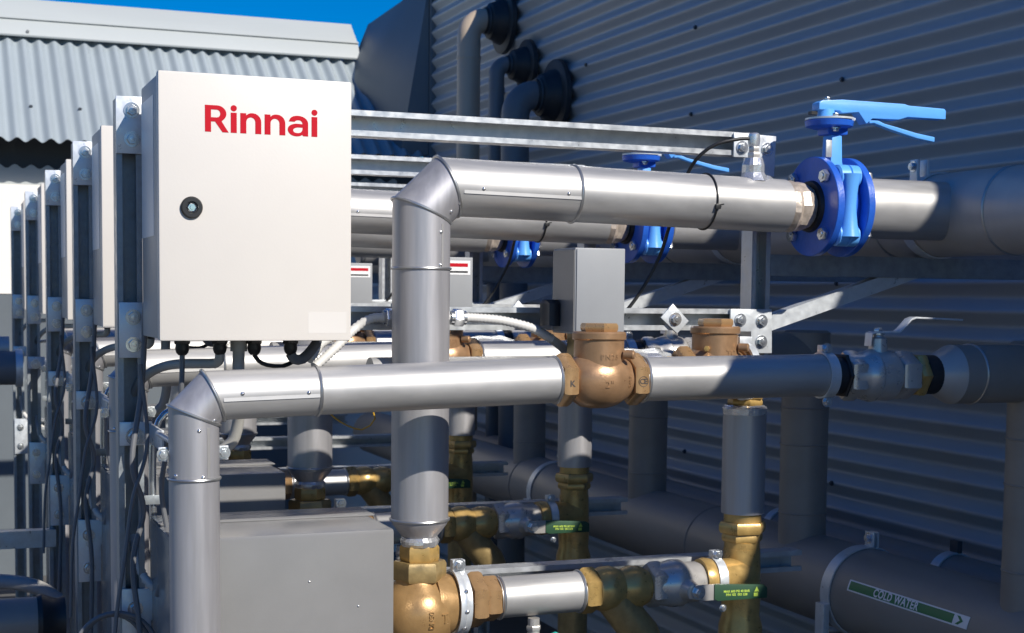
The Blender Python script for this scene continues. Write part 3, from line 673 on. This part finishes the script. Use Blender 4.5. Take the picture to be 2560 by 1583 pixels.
# --- upright pipe with brass unions and tee at the right end of the bay
up_ = T('upright_pipe', 'lagged upright pipe with brass unions and tee, {} of the right hand uprights', 'pipe', (1.44, 2.46, -.9), 'upright pipes with brass fittings', 3)
P('cladding', MB().tube((1.440, 2.46, -.412), (1.440, 2.46, -.208), .0412, 40), M['cladv'], up_)
P('torn_foil', MB().lathe((1.440, 2.46, -.2085), (0, 0, 1), [(-.014, .0418), (-.002, .0428), (.004, .036)], 26, jit=.03, caps=False), M['foil'], up_, sharp=12)
P('top_union', MB().hexa((1.440, 2.46, -.206), (1.440, 2.46, -.193), .034, .3).hexa((1.440, 2.46, -.1925), (1.440, 2.46, -.180), .038, .1), M['brass'], up_)
P('union_nut', MB().tube((1.440, 2.46, -.4125), (1.440, 2.46, -.428), .036, 28).hexa((1.440, 2.46, -.4285), (1.440, 2.46, -.450), .047, .2), M['brass'], up_)
P('union_tail', MB().hexa((1.440, 2.46, -.4505), (1.440, 2.46, -.467), .040, .3).tube((1.440, 2.46, -.467), (1.440, 2.46, -.480), .034, 24), M['brass'], up_)
P('tee', MB().lathe((1.440, 2.46, -.48), (0, 0, -1), [(0, .035), (.025, .036), (.09, .038), (.13, .036), (.15, .042), (.18, .042)], 32).lathe((1.440, 2.452, -.530), (-.98, -.18, 0), [(0, .034), (.055, .034), (.070, .036)], 28), M['brass'], up_)
P('lower_leg', MB().tube((1.440, 2.46, -.66), (1.440, 2.46, -1.3), .036, 28), M['olive'], up_)

# --- second check valve, on the short line behind the return pipe
cb = T('check_valve', 'cast bronze check valve low behind the {} return pipe beside the three bolt plate', 'check valve', (1.357, 2.432, -.2), 'rear bronze check valves', 3)
check_valve(cb, 1.357, 2.432, -.137)
text_obj('raised_mark', 'TC', .016, on_cyl_z(1.357, 2.432, -.104, .043, .25), M['bronze'], cb, .002, .0004)
put('test_plug', bolt_mesh(.0055, .012, False, 'brass'), cb, (1.325, 2.4035, -.095), (-.55, -.83, 0))
rb = T('pipe_clamp', 'bright zinc ring clamp right of the {} rear check valve', 'pipe clamp', (1.43, 2.432, -.13), 'pipe clamps', 3)
P('ring', MB().lathe((1.414, 2.4325, -.140), (1, 0, 0), [(0, .048), (0, .054), (.014, .0535), (.014, .048)], 40, caps=False), M['zinc'], rb)
P('ear', MB().box((1.405, 2.424, -.088), (1.432, 2.44, -.074)), M['zinc'], rb, .001)
fp = T('foil_pipe', 'crumpled foil wrapped pipe behind the {} bronze check valve', 'pipe', (1.2, 2.45, -.15), 'foil wrapped pipes', 3)
P('foil_wrap', MB().lathe((1.125, 2.462, -.140), (1, 0, 0), [(0, .040), (.02, .043), (.045, .039), (.07, .044), (.095, .040), (.12, .043), (.15, .036)], 24, jit=.05), M['foil'], fp, sharp=10)
P('pipe', MB().tube((.70, 2.462, -.140), (1.125, 2.462, -.140), .030, 28), M['clad'], fp)
P('cone', MB().lathe((1.262, 2.452, -.150), (1, -.1, 0), [(0, .042), (.02, .040), (.045, .02)], 20), M['brass'], fp)

# --- grey actuator housing
ah = T('actuator_housing', 'upright grey actuator housing behind the {} bronze check valve', 'actuator', (1.10, 2.44, -.08), 'grey actuator housings', 4)
P('housing', MB().box((1.053, 2.3925, -.068), (1.150, 2.490, .0837)), M['greylight'], ah, .0016)
P('side_plate', MB().box((1.0515, 2.394, -.065), (1.0528, 2.489, .080)), M['grey'], ah)
P('front_cover', MB().box((1.0555, 2.390, -.066), (1.1485, 2.3925, .0815)), M['greylight'], ah, .0006)
P('motor', MB().lathe((1.037, 2.465, -.055), (0, 0, 1), [(0, .019), (.040, .019), (.047, .014)], 24), M['rubber'], ah)
P('pedestal', MB().box((1.075, 2.42, -.125), (1.125, 2.475, -.0682)), M['olive'], ah)

# --- conduits and small cables of the bay
ca = T('conduit', 'grey conduit sweeping from the {} cabinet gland down into its post channel', 'conduit', (.33, 2.45, -.2), 'grey conduits', 5)
P('tube', MB().sweep(smooth_path([(.424, 2.36, -.099), (.4240, 2.362, -.106), (.4205, 2.375, -.1140), (.3993, 2.40, -.1157), (.3724, 2.44, -.1180), (.3518, 2.48, -.1244), (.3344, 2.52, -.1376), (.3210, 2.555, -.1580), (.3130, 2.578, -.190), (.3115, 2.580, -.230), (.3110, 2.580, -.275)]), .0078, 14), M['pvc'], ca)
P('ribbed_tube', MB().sweep(smooth_path([(.311, 2.580, -.274), (.3110, 2.580, -.350), (.3125, 2.572, -.410), (.3160, 2.550, -.450), (.3240, 2.530, -.480), (.3418, 2.520, -.501), (.3665, 2.535, -.5195), (.41, 2.56, -.545)], .004), .0082, 12, rib=.80), M['pvcwhite'], ca, sharp=80)
cd = T('conduit', 'white ribbed conduit with metal end fittings running behind the {} flow pipe', 'conduit', (.9, 2.52, -.05), 'white ribbed conduits', 3)
P('ribbed_tube', MB().sweep(smooth_path([(.600, 2.45, -.125), (.640, 2.47, -.095), (.680, 2.49, -.062), (.709, 2.485, -.044), (.740, 2.48, -.042), (.862, 2.48, -.041), (.910, 2.48, -.0425), (.954, 2.48, -.047), (1.008, 2.48, -.060), (1.050, 2.49, -.079)], .0036), .0088, 12, rib=.80), M['pvcwhite'], cd, sharp=80)
P('smooth_tail', MB().sweep(smooth_path([(1.048, 2.49, -.0785), (1.075, 2.50, -.094), (1.10, 2.52, -.112)]), .0082, 12), M['pvc'], cd)
for x in (.742, .866): P('fitting', MB().hexa((x-.009, 2.48, -.0415), (x+.009, 2.48, -.0415), .0165, .2).tube((x-.014, 2.48, -.0415), (x+.014, 2.48, -.0415), .0125, 18), M['bolt'], cd)
ce = T('conduit', 'straight pale conduit dropping from under the {} cabinet behind return pipe', 'conduit', (.456, 2.37, -.15), 'pale drop conduits', 3)
P('tube', MB().sweep(smooth_path([(.456, 2.37, -.0945), (.456, 2.375, -.16), (.462, 2.40, -.20), (.455, 2.42, -.245), (.43, 2.43, -.265), (.40, 2.44, -.278), (.36, 2.46, -.30)]), .0098, 14), M['pvc'], ce)
cf = T('conduit', 'dark cable and ribbed conduit looping right from the {} cabinet glands', 'conduit', (.55, 2.38, -.1), 'gland loops', 3)
P('cable', MB().sweep(smooth_path([(.479, 2.36, -.10), (.486, 2.36, -.110), (.500, 2.36, -.117), (.525, 2.36, -.119), (.545, 2.37, -.112)]), .0036, 10), M['black'], cf)
P('tube', MB().sweep(smooth_path([(.538, 2.36, -.099), (.545, 2.362, -.108), (.560, 2.37, -.108), (.577, 2.385, -.096), (.590, 2.40, -.084)]), .0085, 12), M['slatepipe'], cf)
P('ribbed_tube', MB().sweep(smooth_path([(.578, 2.40, -.110), (.592, 2.41, -.098), (.605, 2.43, -.086), (.64, 2.46, -.07)], .0034), .0085, 12, rib=.80), M['pvcwhite'], cf, sharp=80)
cg = T('cable', 'thin black cable hanging from the leftmost gland of the {} cabinet', 'cable', (.365, 2.36, -.2), 'hanging black cables', 3)
P('cable', MB().sweep(smooth_path([(.365, 2.36, -.099), (.364, 2.36, -.14), (.362, 2.375, -.19), (.35, 2.40, -.24), (.34, 2.42, -.32), (.352, 2.43, -.42), (.335, 2.45, -.50)]), .0042, 10), M['slatepipe'], cg)
cw = T('cable_coil', 'loose coil of grey cable beside the foot of the nearest left post', 'cable', (.27, 2.55, -.58))
P('coil', MB().sweep(smooth_path([(.27+.07*math.cos(t)*(1-.02*t), 2.46+.004*t, -.60+.075*math.sin(t)*(1-.015*t)) for t in [k*.35 for k in range(52)]]), .0035, 8), M['slatepipe'], cw)
cx = T('cable', 'pair of grey cables winding down the {} post', 'cable', (.3, 2.47, -.4), 'winding post cables', 3)
P('cable', MB().sweep(smooth_path([(.325, 2.48, -.02), (.318, 2.485, -.16), (.300, 2.47, -.28), (.318, 2.475, -.36), (.300, 2.47, -.45), (.31, 2.46, -.60), (.30, 2.47, -.9)]), .0048, 10), M['slatepipe'], cx)
P('cable', MB().sweep(smooth_path([(.315, 2.48, -.12), (.325, 2.475, -.25), (.300, 2.465, -.34), (.285, 2.46, -.44), (.27, 2.46, -.55), (.265, 2.46, -.7)]), .0034, 10), M['slatepipe'], cx)
sp3 = T('copper_tube', 'thin bright tube rising close to the {} left post behind its conduit', 'tube', (.345, 2.60, -.9), 'thin tubes by the posts', 5)
P('tube', MB().sweep(smooth_path([(.352, 2.60, -1.1), (.352, 2.60, -.50), (.350, 2.60, -.32), (.356, 2.60, -.24), (.385, 2.60, -.205), (.45, 2.60, -.20)]), .0065, 12), M['bolt'], sp3)
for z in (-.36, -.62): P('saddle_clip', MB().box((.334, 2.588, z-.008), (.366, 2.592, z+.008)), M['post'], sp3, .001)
yw = T('cable', 'thin yellow wire loop hanging behind the {} return pipe', 'cable', (.66, 2.6, -.2), 'yellow wires', 2)
P('wire', MB().sweep(smooth_path([(.70, 2.62, -.19), (.74, 2.62, -.205), (.755, 2.62, -.23), (.73, 2.62, -.25), (.69, 2.62, -.235), (.66, 2.62, -.21)]), .0016, 6), M['yellow'], yw)

# the return line stands a little nearer than first laid out: size and place of its things follow
KR = 2.23/2.305
for o_ in (q, pc, cv, q2, bc, bv, rz):
    o_.location = o_.location * KR; o_.scale = (KR, KR, KR)
KF = 2.525/2.5
f.location = f.location * KF; f.scale = (KF, KF, KF)
# copies of the whole bay further along the row
def kids(o): return list(o.children)
PAIRS = []
def copy_tree(o, parent=None):
    n_ = o.copy(); COL.objects.link(n_)
    if parent: n_.parent = parent
    for ch in CH.get(o.name, []): copy_tree(ch, n_)
    return n_
CH = {}
for o in list(COL.objects):
    if o.parent: CH.setdefault(o.parent.name, []).append(o)
SKIP = {'lettering'}
for (root, lab, rep) in UNIT:
    for i in range(1, rep):
        n_ = copy_tree(root)
        n_.location = root.location + Vector((0, OFF[i], 0)); n_['label'] = lab.replace('{}', ORD[i])
        if root is ah and i < 3:                                    # the farther two housings carry a white and red sticker
            ORG[n_.name] = n_.location.copy(); yf = 2.3896 + OFF[i]
            stk = P('warning_sticker', MB().box((1.060, yf-.0004, .044), (1.143, yf, .076)), M['film'], n_)
            P('red_bar', MB().box((1.066, yf-.0008, .062), (1.137, yf-.0004, .070)), M['red'], stk)
            P('dark_bar', MB().box((1.066, yf-.0008, .0485), (1.137, yf-.0004, .0525)), M['black'], stk)
# far actuator housings carry a warning sticker on the front
# red lettering on the nearest cabinet door only
def arcpts(cx, cy, rx, ry, a0, a1, n=10): return [(cx+rx*math.cos(R(a0+(a1-a0)*k/n)), cy+ry*math.sin(R(a0+(a1-a0)*k/n))) for k in range(n+1)]
LET = []
LET.append((0, [[(0, 0), (0, 508), (220, 508)] + arcpts(222, 352, 176, 156, 88, -50, 12) + [(310, 205), (440, 0), (325, 0), (187, 197), (113, 197), (113, 0)],
                [(113, 425), (113, 278), (215, 278)] + arcpts(218, 352, 66, 74, -85, 85, 8) + [(215, 425)]]))
ist = [[(0, 0), (0, 385), (113, 385), (113, 0)], arcpts(57, 470, 59, 59, 0, 345, 23)]
nst = [[(0, 0), (0, 387), (111, 387), (111, 348), (150, 378), (195, 393), (240, 394), (290, 384), (335, 358), (370, 318), (390, 270), (395, 225), (395, 0), (282, 0), (282, 225)] + arcpts(198, 225, 84, 86, 8, 172, 10) + [(113, 225), (113, 0)]]
ast = [[(18, 276), (50, 341), (80, 365), (110, 381), (155, 391), (200, 393), (250, 388), (290, 376), (330, 356), (360, 331), (385, 293), (395, 251), (395, 0), (305, 0), (295, 8), (280, 26), (255, 8), (230, 0), (195, -7), (160, -8), (118, -2), (80, 11), (46, 32), (20, 62), (5, 90), (0, 118), (4, 145), (15, 172), (38, 196), (70, 215), (108, 229), (150, 238), (215, 238), (285, 232), (280, 263), (268, 282), (250, 296), (228, 304), (205, 306), (182, 304), (160, 297), (145, 285), (135, 273)],
       [(290, 163), (245, 166), (200, 166), (168, 162), (140, 152), (117, 136), (106, 116), (108, 94), (120, 76), (148, 62), (180, 57), (212, 58), (240, 66), (262, 82), (280, 108)]]
LET += [(478, ist), (657, nst), (1115, nst), (1555, ast), (2015, ist)]
for (dx, spl) in LET:
    cu = bpy.data.curves.new('t', 'CURVE'); cu.dimensions = '2D'; cu.fill_mode = 'BOTH'; cu.extrude = .00025
    for s_ in spl:
        sp = cu.splines.new('POLY'); sp.points.add(len(s_)-1); sp.use_cyclic_u = True
        for p_, (a_, b_) in zip(sp.points, s_): p_.co = (.3862 + (a_+dx)*8.12e-5, .2405 + b_*7.85e-5, 0, 1)
    curve_part('letter', cu, lambda x, y, z: (x, 2.2668 + z, y), M['red'], door)

# ------------------------------------------------------------------ headers along the wall
uh = T('header_pipe', 'very thick dark clad header pipe running along the wall at valve height', 'pipe', (1.91, 3, .085))
P('cladding', MB().tube((1.91, -1.2, .169), (1.91, 6.6, .169), .084, 48), M['dull'], uh)
for y in (1.98, 2.27, 2.62, 3.6, 4.6): P('bead', MB().torus((1.91, y, .169), (0, 1, 0), .0845, .0028), M['ring'], uh)
for i in range(5):
    y = 2.42 + OFF[i]
    P('branch', MB().tube((1.642, y, .172), (1.86, y, .172), .0575, 40), M['clad'], uh)
    P('branch_collar', MB().lathe((1.6315, y, .172), (1, 0, 0), [(0, .054), (.004, .059), (.016, .0595), (.017, .057)], 36), M['slatepipe'], uh)
    P('bead', MB().torus((1.649, y, .172), (1, 0, 0), .0582, .0024), M['ring'], uh)
    P('strap', MB().lathe((1.91, y+.075, .169), (0, 1, 0), [(0, .0848), (0, .0875), (.03, .0875), (.03, .0848)], 40, caps=False), M['zinc'], uh)
    for dx in (-.012, .012): P('strap_ear', MB().box((1.862+dx-.004, y+.078, .235), (1.862+dx+.004, y+.102, .280)), M['zinc'], uh, .002)
    put('bolt', bolt_mesh(.008), uh, (1.846, y+.09, .266), (-1, 0, 0))
vr = T('vent_pipe', 'unseen stout pipe beyond the right picture edge, added to shade the return pipe', 'vent pipe', (1.77, 1.06, -1.4), 'vent pipes entering the corrugated wall')  # unseen pipe, inferred from the return pipe's shadow and added to cast it
P('pipe', MB().sweep(elbow_path(1.77, 1.06, .755, WX, .085), .085, 28), M['tan'], vr)

cm = T('cold_water_main', 'big dark lagged main running low along the wall with green marker', 'pipe', (1.95, 3, -.76))
CX, CZ, CR = 1.95, -.661, .0995
P('lagging', MB().tube((CX, -1.2, CZ), (CX, 6.8, CZ), CR, 64), M['lag'], cm)
for y in (3.46, 4.75): P('bead', MB().torus((CX, y, CZ), (0, 1, 0), CR+.0005, .0022), M['lag'], cm)
strap_l = ['galvanised strap over the low main just left of green marker', 'galvanised strap over the low main farther back behind the upright pipes', 'galvanised strap over the low main farthest back']
for i, y in enumerate((2.79, 4.56, 5.9)):
    s_ = T('pipe_strap', strap_l[i], 'strap', (CX, y, CZ), 'straps on the low main')
    P('band', MB().lathe((CX, y-.017, CZ), (0, 1, 0), [(0, CR+.001), (0, CR+.0045), (.034, CR+.0045), (.034, CR+.001)], 56, caps=False), M['zinc'], s_)
    P('ear', MB().box((CX+.012, y-.017, CZ+CR), (CX+.016, y+.017, CZ+CR+.036)).box((CX+.024, y-.015, CZ+CR), (CX+.028, y+.015, CZ+CR+.036)), M['zinc'], s_, .001)
    put('bolt', bolt_mesh(.009), s_, (CX+.012, y, CZ+CR+.022), (-1, 0, 0))
    P('foot', MB().box((CX-.115, y-.017, CZ-.12), (CX-.100, y+.017, CZ-.02)), M['zinc'], s_, .001)
    sb = T('support_channel', ['steel channel carrying the low main beneath the strap by green marker', 'steel channel carrying the low main beneath the farther strap', 'steel channel carrying the low main beneath the farthest strap'][i], 'support', (1.9, y, -.83), 'channels under the low main')
    P('channel', strut(MB(), (1.45, y+.02, -.80), (2.40, y+.02, -.80), (0, 0, -1), .045, .041), M['galv'], sb)
    P('leg', strut(MB(), (1.70, y+.0205, -1.4), (1.70, y+.0205, -.8415), (0, -1, 0)), M['galv'], sb)
# marker: curved patch on the lagging
mk = T('pipe_marker', 'green and white COLD WATER pipe marker with arrow stuck on the low main', 'sign', (1.91, 2.57, -.64))
def on_main(s, a, lift): # s metres along the pipe towards the camera, a angle above the horizontal
    return (CX - (CR+lift)*math.cos(a), 2.712 - s, CZ + (CR+lift)*math.sin(a))
A0, A1, SL = R(13.6), R(28.2), .403
def patch(s0, s1, a0, a1, lift, n=8):
    b = MB(); vs = []; fs = []
    for i in range(n+1):
        a = a0+(a1-a0)*i/n
        vs += [on_main(s0, a, lift), on_main(s1, a, lift), on_main(s1, a, lift-.0005), on_main(s0, a, lift-.0005)]
    for i in range(n):
        o = 4*i; fs += [(o, o+1, o+5, o+4), (o+1, o+2, o+6, o+5), (o+3, o, o+4, o+7)]
    fs += [(0, 3, 2, 1), (4*n, 4*n+1, 4*n+2, 4*n+3)]
    return b.add(vs, fs)
P('backing', patch(0, SL, A0, A1, .0010), M['signwhite'], mk)
P('green_band', patch(.006, SL-.045, A0+R(1.9), A1-R(1.9), .0016), M['signgreen'], mk)
am = (A0+A1)/2
text_obj('lettering', 'COLD WATER', .0235, lambda u, w, d: on_main(.172+u, am + w/CR, .0029+d), M['signwhite'], mk, .0003, .0007, spacing=1.08, sx=.95)
def arrow(u0): return [(u0, .0085), (u0+.012, 0), (u0, -.0085), (u0+.009, -.0085), (u0+.021, 0), (u0+.009, .0085)]
P('arrow', MB().prism(arrow(SL-.036), lambda u, w, d: on_main(u, am+w/CR, d), .0013, .0018), M['signgreen'], mk)
# second, smaller pipe behind the main with straps showing over it
sp2 = T('rear_pipe', 'smaller dark pipe half hidden behind the low cold water main', 'pipe', (2.26, 3, -.7))
P('lagging', MB().tube((2.26, -1.2, -.665), (2.26, 6.8, -.665), .058, 36), M['lag'], sp2)
for y in (2.33, 2.86, 3.62, 4.4):
    P('strap', MB().lathe((2.26, y, -.665), (0, 1, 0), [(0, .059), (0, .063), (.03, .063), (.03, .059)], 36, caps=False), M['zinc'], sp2)
    P('strap_ear', MB().box((2.262, y, -.605), (2.275, y+.03, -.575)), M['screw'], sp2, .001)

# ------------------------------------------------------------------ things left of the row
lr = T('cross_channel', 'grey steel channel running left from the third post', 'channel', (-.2, 4.2, -.67))
P('channel', strut(MB(), (-1.2, 4.17, -.665), (.30, 4.17, -.668), (0, 1, 0), .046), M['galv'], lr)
lp2 = T('capped_pipe', 'thick dark pipe ending in a cap low at the left edge', 'pipe', (0, 3.3, -.7))
P('pipe', MB().tube((-1.2, 3.42, -.735), (.205, 3.42, -.735), .052, 36), M['lag'], lp2)
P('cap', MB().lathe((.205, 3.42, -.735), (1, 0, 0), [(0, .055), (.01, .058), (.03, .050), (.045, .046), (.06, .05)], 32), M['rubber'], lp2)
lp3 = T('lagged_pipe', 'dark lagged pipe with bright end clamp at the left edge above cross channel', 'pipe', (0, 4.6, -.25))
P('pipe', MB().tube((-1.2, 4.62, -.232), (.232, 4.62, -.232), .050, 36), M['slatepipe'], lp3)
P('sheath', MB().tube((-1.2, 4.66, -.175), (.21, 4.66, -.175), .036, 28), M['clad'], lp3)
P('clamp', MB().lathe((.225, 4.62, -.232), (1, 0, 0), [(0, .051), (0, .056), (.02, .056), (.02, .051)], 32, caps=False), M['zinc'], lp3)
lc = T('conduit', 'grey conduit crossing low at the left edge into the third post', 'conduit', (0, 3.9, -.75))
P('tube', MB().sweep(smooth_path([(-.6, 4.0, -.72), (-.1, 3.98, -.735), (.12, 3.96, -.742), (.23, 3.95, -.76), (.29, 3.95, -.80)]), .019, 14), M['pvc'], lc)
